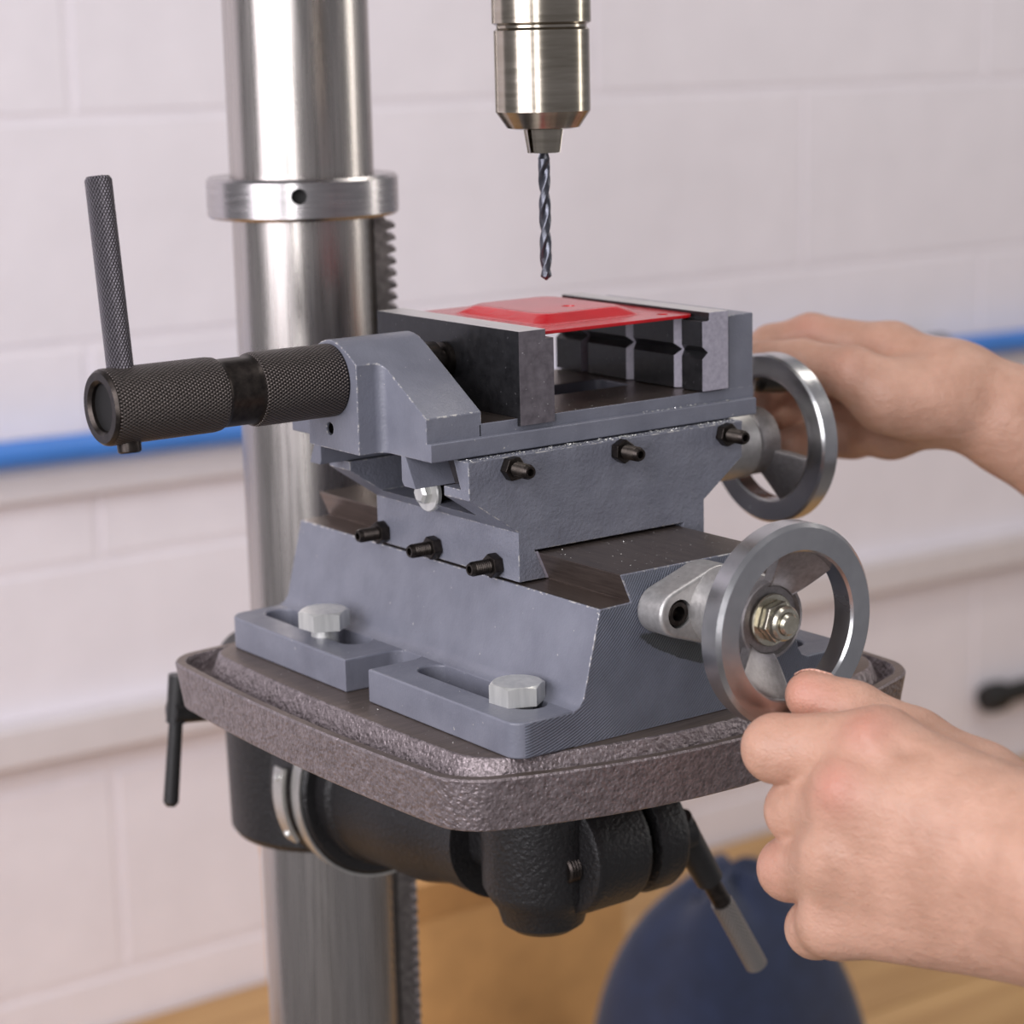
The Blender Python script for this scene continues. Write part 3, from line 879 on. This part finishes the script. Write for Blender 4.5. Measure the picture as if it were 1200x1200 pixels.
# ------------------------------------------------------------------ clamping bolts
def hexbolt(name, x, y, z, rot, label, zl):
    o = thing(name, label, 'bolt', (x, y, zl), 'zinc bolts holding the vise down')
    pts = [(x + a, y + b) for a, b in hexagon(10.9, rot)]
    bm = prism(pts, z, z + 7.6, 'Z')
    # chamfered crown
    top = [v for v in bm.verts if v.co.z > z + 7]
    cone = lathe([(0, z - 1), (24, z - 1), (9.3 + 1.75 * 7.6, z), (9.3, z + 7.6), (9.0, z + 7.7), (0, z + 7.7)], (x, y), 'Z', 64)
    me = bpy.data.meshes.new('a'); bm.to_mesh(me); bm.free(); mc = bpy.data.meshes.new('b'); cone.to_mesh(mc); cone.free()
    oa = bpy.data.objects.new('a', me); ob = bpy.data.objects.new('b', mc); C.objects.link(oa); C.objects.link(ob)
    md = oa.modifiers.new('x', 'BOOLEAN'); md.operation = 'INTERSECT'; md.object = ob; md.solver = 'EXACT'
    r = bpy.data.meshes.new_from_object(oa.evaluated_get(bpy.context.evaluated_depsgraph_get()))
    bm = bmesh.new(); bm.from_mesh(r); bpy.data.objects.remove(oa); bpy.data.objects.remove(ob)
    put('bolt_head', bm, BRIGHT, o, smooth=14)
    put('shank', lathe([(0, zl), (5.8, zl), (5.8, z + 0.1), (0, z + 0.1)], (x, y), 'Z', 32), BRIGHT, o)
    return o
hexbolt('hex_bolt', -27.4, -31.5, 14.05, 0.62, 'zinc hex bolt tightened flat on the vise foot at the near corner', 0.2)
hexbolt('hex_bolt', -31.8, 100.0, 17.6, 0.6, 'zinc hex bolt standing proud of its slot at the far end', 0.2)

# ------------------------------------------------------------------ red cover plate in the jaws
bm = bmesh.new()
zb_ = 145.1
def rr(x0, x1, y0, y1, r): return rpoly([(x0, y0, r), (x1, y0, r), (x1, y1, r), (x0, y1, r)], 6)
loops = [(rr(13.6, 96.3, 8.5, 101, 4), zb_), (rr(13.4, 96.5, 8.3, 101.2, 4.2), zb_ + 0.6), (rr(13.6, 96.3, 8.5, 101, 4), zb_ + 1.3),
         (rr(27, 83, 22, 88, 7), zb_ + 1.3), (rr(28.5, 81.5, 23.5, 86.5, 7), zb_ + 2.0), (rr(33, 77, 28, 82, 7), zb_ + 4.5), (rr(35, 75, 30, 80, 6), zb_ + 5.1)]
bm = loft(loops)
cuts = []
for x, y in ((86, 17), (22, 92), (86, 92), (22, 17)): cuts.append(lathe([(0, 140), (2.4, 140), (2.4, 150), (0, 150)], (x, y), 'Z', 20))
cuts.append(lathe([(0, 149.0), (2.6, 149.0), (4.0, 158), (0, 158)], (58, 44), 'Z', 24))
bm = boolean(bm, cuts)
tag(put('cover_plate', bm, RED, smooth=35), 'red enamelled square steel cover plate with raised centre clamped between the jaws', 'plate')

# ------------------------------------------------------------------ swarf
bm = bmesh.new()
rs = np.random.RandomState(7)
def flake(x, y, z, r):
    d = [Vector(rs.uniform(-1, 1, 3)) * r for _ in range(4)]
    for q in d: q.z = abs(q.z) * 0.8
    vs = [bm.verts.new(Vector((x, y, z)) + q) for q in d]
    for t3 in ((0, 1, 2), (0, 1, 3), (1, 2, 3), (0, 2, 3)): bm.faces.new([vs[i] for i in t3])
for _ in range(420):                                     # along the ledge under the flange
    x = -28 + 136 * rs.rand() ** 0.9; flake(x, rs.uniform(-5.6, -1.4), 102.2, rs.uniform(0.25, 0.85))
for _ in range(60): flake(rs.uniform(60, 108), rs.uniform(-1, 1.6), 110.0, rs.uniform(0.25, 0.8))
for _ in range(90): flake(rs.uniform(5, 74), rs.uniform(-55, -8), 62.4, rs.uniform(0.12, 0.4))
for _ in range(40): flake(rs.uniform(-40, -22), rs.uniform(-50, 150), 14.0, rs.uniform(0.12, 0.35))
for _ in range(60): flake(rs.uniform(18, 92), rs.uniform(3, 28), 114.8, rs.uniform(0.12, 0.4))
for _ in range(60): flake(rs.uniform(-54, -48), rs.uniform(-40, 150), 0.0, rs.uniform(0.12, 0.4))
sw = tag(put('metal_swarf', bm, BRIGHT, smooth=0), 'bright metal swarf scattered on the ledges of the vise', 'swarf')
sw['kind'] = 'stuff'

# ------------------------------------------------------------------ hands
def sdf_cone(P, a, b, ra, rb):
    a = np.array(a, np.float32); b = np.array(b, np.float32); ab = b - a
    L2 = float(ab @ ab)
    t = np.clip(((P - a) @ ab) / L2, 0, 1)
    d = P - a - t[..., None] * ab
    return np.sqrt((d * d).sum(-1)) - (ra + (rb - ra) * t)


def smin(a, b, k):
    h = np.maximum(k - np.abs(a - b), 0) / k
    return np.minimum(a, b) - h * h * k * 0.25


def surface_nets(F, lo, h):
    nx, ny, nz = F.shape
    ins = F < 0
    cnt = np.zeros((nx - 1, ny - 1, nz - 1), np.float32); acc = np.zeros(cnt.shape + (3,), np.float32)
    offs = [(i, j, k) for i in (0, 1) for j in (0, 1) for k in (0, 1)]
    def sl(o): return F[o[0]:nx - 1 + o[0], o[1]:ny - 1 + o[1], o[2]:nz - 1 + o[2]]
    for o in offs:
        for ax in range(3):
            if o[ax] == 1: continue
            o2 = list(o); o2[ax] = 1
            A, B = sl(o), sl(tuple(o2)); m = (A < 0) != (B < 0)
            t = np.where(m, A / np.where(m, A - B, 1), 0)
            for q in range(3):
                acc[..., q] += np.where(m, (t if q == ax else o[q]), 0)
            cnt += m
    act = cnt > 0
    idx = -np.ones(cnt.shape, np.int64); ids = np.argwhere(act); idx[act] = np.arange(len(ids))
    V = lo + h * (ids + acc[act] / cnt[act][:, None])
    Q = []
    for ax in range(3):
        s0 = [slice(None)] * 3; s1 = [slice(None)] * 3
        s0[ax] = slice(0, -1); s1[ax] = slice(1, None)
        ch = ins[tuple(s0)] != ins[tuple(s1)]
        e = np.argwhere(ch)
        b, c = [(1, 2), (2, 0), (0, 1)][ax]
        ok = (e[:, b] > 0) & (e[:, c] > 0) & (e[:, b] < F.shape[b] - 1) & (e[:, c] < F.shape[c] - 1)
        e = e[ok]
        def g(db, dc):
            x = e.copy(); x[:, b] -= db; x[:, c] -= dc
            return idx[x[:, 0], x[:, 1], x[:, 2]]
        q = np.stack([g(1, 1), g(0, 1), g(0, 0), g(1, 0)], 1)
        fl = ins[e[:, 0], e[:, 1], e[:, 2]]
        q[~fl] = q[~fl][:, ::-1]
        Q.append(q)
    return V, np.concatenate(Q)


def hand_mesh(H, h=1.15):
    """H: palm cones, fingers (lists of joints), bumps for redness"""
    allp = []
    for a, b, ra, rb in H['palm']: allp += [(a, ra), (b, rb)]
    for fg in H['fingers']: allp += [(p, r) for p, r in fg]
    lo = np.min([np.array(p) - r for p, r in allp], 0) - 4; hi = np.max([np.array(p) + r for p, r in allp], 0) + 4
    n = np.ceil((hi - lo) / h).astype(int)
    g = [lo[i] + h * np.arange(n[i] + 1) for i in range(3)]
    P = np.stack(np.meshgrid(*g, indexing='ij'), -1).astype(np.float32)
    F = None
    for a, b, ra, rb in H['palm']:
        d = sdf_cone(P, a, b, ra, rb)
        F = d if F is None else smin(F, d, H.get('kp', 14.0))
    FI = None
    for fg in H['fingers']:
        D = None
        for (p, r), (q, s_) in zip(fg[:-1], fg[1:]):
            d = sdf_cone(P, p, q, r, s_); D = d if D is None else smin(D, d, 4.0)
        F = smin(F, D, 7.0) if FI is None and False else F
        FI = D if FI is None else smin(FI, D, 1.6)
    F = smin(F, FI, H.get('kf', 9.0))
    for (c, r, amt) in H.get('bumps', []):
        d = np.sqrt(((P - np.array(c, np.float32)) ** 2).sum(-1))
        F = F - amt * np.exp(-(d / r) ** 2)
    for (a, b, r, amt) in H.get('creases', []):
        d = sdf_cone(P, a, b, 0, 0)
        F = F + amt * np.exp(-(d / r) ** 2)
    V, Q = surface_nets(F, lo, h)
    return V, Q


def add_hand(name, H, parent, label):
    V, Q = hand_mesh(H)
    me = bpy.data.meshes.new(name)
    me.from_pydata(V.tolist(), [], Q.tolist()); me.update()
    bm = bmesh.new(); bm.from_mesh(me)
    for _ in range(4): bmesh.ops.smooth_vert(bm, verts=bm.verts[:], factor=0.5, use_axis_x=True, use_axis_y=True, use_axis_z=True)
    bmesh.ops.recalc_face_normals(bm, faces=bm.faces[:])
    bm.to_mesh(me); bm.free()
    co = np.empty(len(me.vertices) * 3); me.vertices.foreach_get('co', co); co = co.reshape(-1, 3)
    red = np.zeros(len(co))
    for c, r, a in H.get('red', []):
        red = np.maximum(red, a * np.exp(-(((co - np.array(c)) ** 2).sum(1)) / r ** 2))
    at = me.attributes.new('redness', 'FLOAT', 'POINT'); at.data.foreach_set('value', red)
    me.materials.append(SKIN)
    return put(name, me, None, parent, label, smooth=180, raw=True)


def fingernail(arm, tip, back, nrm, ln, wd):
    """a nail that follows the skin: the patch of the finger end facing nrm, lifted and thickened"""
    me = arm.data; org = np.array(wloc(arm)) / MM
    co = np.empty(len(me.vertices) * 3); me.vertices.foreach_get('co', co); co = co.reshape(-1, 3) / MM + org
    no = np.empty(len(me.vertices) * 3); me.vertices.foreach_get('normal', no); no = no.reshape(-1, 3)
    tip, back, nrm = (np.array(q, float) for q in (tip, back, nrm))
    ax = tip - back; ax /= np.linalg.norm(ax)
    nrm = nrm - ax * (nrm @ ax); nrm /= np.linalg.norm(nrm); sd = np.cross(ax, nrm)
    r = co - tip; u = r @ ax; v = r @ sd; w = r @ nrm
    ok = ((((u - 1.5) / (ln / 2)) ** 4 + (v / (wd / 2)) ** 4) < 1) & (w > 1)
    bm = bmesh.new(); mp = {}
    for pl in me.polygons:
        if all(ok[k] for k in pl.vertices):
            bm.faces.new([mp.setdefault(k, bm.verts.new(co[k] + no[k] * 0.55)) for k in pl.vertices])
    if not bm.faces: return
    ex = bmesh.ops.extrude_face_region(bm, geom=bm.faces[:])
    for e in ex['geom']:
        if isinstance(e, bmesh.types.BMVert): e.co -= Vector(nrm) * 0.7
    put('fingernail', bm, NAIL, arm, smooth=60)


#HANDS#
person = thing('person', 'person reaching in from the right with bare hands on the two hand wheels', 'person', (112.3, -197.2, -0.5))
HA = {'palm': [((39.3, -290.6, -29.8), (40.8, -244.1, -16.5), 31, 27), ((44.7, -231.7, -6.5), (29.0, -167.8, 16.1), 20, 13.5), ((42.6, -233.6, -9.8), (15.5, -166.8, 1.8), 21, 13.5), ((45.2, -231.7, -19.9), (13.7, -162.6, -21.4), 21, 13), ((48.8, -229.1, -33.6), (16.8, -158.5, -45.5), 21, 12), ((62.0, -220.9, -13.7), (63.6, -181.1, -1.9), 19, 14.5)], 'fingers': [[((30.1, -163.5, 16.3), 13), ((14.3, -129.6, 10.6), 11.8), ((40.9, -112.3, 0.5), 10.5), ((59.4, -113.5, -1.1), 9)], [((17.4, -163.2, 1.4), 13), ((20.9, -134.1, -12.8), 11.6), ((48.3, -116.0, -22.3), 10.5), ((62.8, -119.2, -23.0), 9)], [((15.1, -160.0, -21.9), 12.5), ((19.5, -131.3, -35.2), 11.2), ((46.6, -115.7, -45.4), 10), ((61.4, -118.7, -44.7), 8.5)], [((16.4, -157.2, -46.4), 11.5), ((27.9, -135.9, -58.7), 10.5), ((50.0, -121.5, -68.1), 9), ((60.8, -124.0, -66.7), 8)], [((65.9, -179.0, -2.0), 14.5), ((57.7, -154.8, 10.3), 11.5), ((47.0, -134.7, 18.9), 10.5), ((39.4, -120.5, 23.2), 9.4)]], 'bumps': [((15.1, -171.7, 30.2), 9, 2.0), ((0.0, -173.1, 12.1), 9, 2.6), ((-0.9, -168.9, -13.6), 9, 1.5)], 'red': [((3.3, -169.7, 9.9), 10, 0.42), ((18.4, -169.7, 27.8), 11, 0.35), ((27.0, -127.0, 31.8), 14, 0.45), ((9.5, -130.4, -30.4), 12, 0.2)], 'creases': [((19.0, -175.8, 30.4), (21.1, -185.8, 22.2), 2.6, 1.4), ((21.1, -185.8, 22.2), (25.4, -194.6, 19.6), 2.8, 0.8), ((12.3, -169.8, 20.1), (14.8, -179.4, 14.4), 4, 0.9), ((-0.9, -169.2, 0.1), (2.6, -173.9, -8.5), 4, 0.7), ((10.4, -187.7, 18.9), (21.7, -229.7, 10.0), 6, 0.7), ((3.0, -183.4, 0.1), (8.5, -234.6, 3.0), 6, 0.7)], 'kp': 16.0, 'kf': 9.0}
HB = {'palm': [((318.9, -46.7, 38.0), (274.6, -2.9, 83.5), 27, 23), ((274.6, -2.9, 83.5), (256.8, 13.4, 96.3), 22, 19), ((258.0, 13.5, 100.1), (247.0, 43.6, 112.5), 17, 12.5), ((265.0, 20.0, 95.9), (256.0, 52.1, 97.4), 17, 12.5), ((264.4, 19.4, 92.0), (254.0, 50.0, 83.6), 17, 12.5), ((254.9, 13.1, 89.8), (249.1, 44.9, 74.6), 16, 11.5), ((243.2, 10.1, 94.3), (224.4, 23.8, 94.8), 17, 16)], 'fingers': [[((250.6, 47.1, 111.8), 12.5), ((231.4, 81.4, 117.4), 10.8), ((218.9, 95.7, 113.2), 9.5), ((203.3, 92.4, 105.7), 8.5)], [((256.0, 52.1, 97.4), 12.5), ((251.1, 93.0, 95.7), 11.2), ((229.1, 101.4, 90.9), 9.8), ((206.0, 92.5, 89.0), 8.5)], [((254.0, 50.0, 83.6), 12.5), ((250.9, 88.5, 77.4), 11.2), ((229.7, 97.1, 75.9), 9.6), ((209.3, 93.1, 76.3), 8.5)], [((249.1, 44.9, 74.6), 11.5), ((251.7, 72.9, 67.9), 10), ((233.0, 79.9, 67.2), 9), ((212.8, 76.1, 69.0), 8)], [((235.2, 18.2, 93.4), 15), ((213.5, 34.8, 106.5), 12.5), ((205.8, 60.2, 109.9), 10.2), ((197.8, 78.7, 110.4), 9)]], 'bumps': [((217.8, 68.4, 126.6), 8, 1.5)], 'red': [((220.7, 73.1, 128.4), 12, 0.3), ((195.8, 24.9, 116.3), 14, 0.2)], 'creases': [((214.9, 36.3, 116.4), (229.1, 26.1, 116.8), 3, 1.4), ((222.0, -2.4, 83.8), (227.3, -10.0, 93.7), 4, 1.2)], 'kp': 12.0, 'kf': 9.0}
arm_a = add_hand('arm', HA, person, 'bare left hand pinching the rim of the front hand wheel')
fingernail(arm_a, (39.4, -120.5, 23.2), (47.0, -134.7, 18.9), (0.467, 0.613, 0.656), 13.0, 13.0)
add_hand('arm', HB, person, 'bare right hand holding the handle of the rear hand wheel')
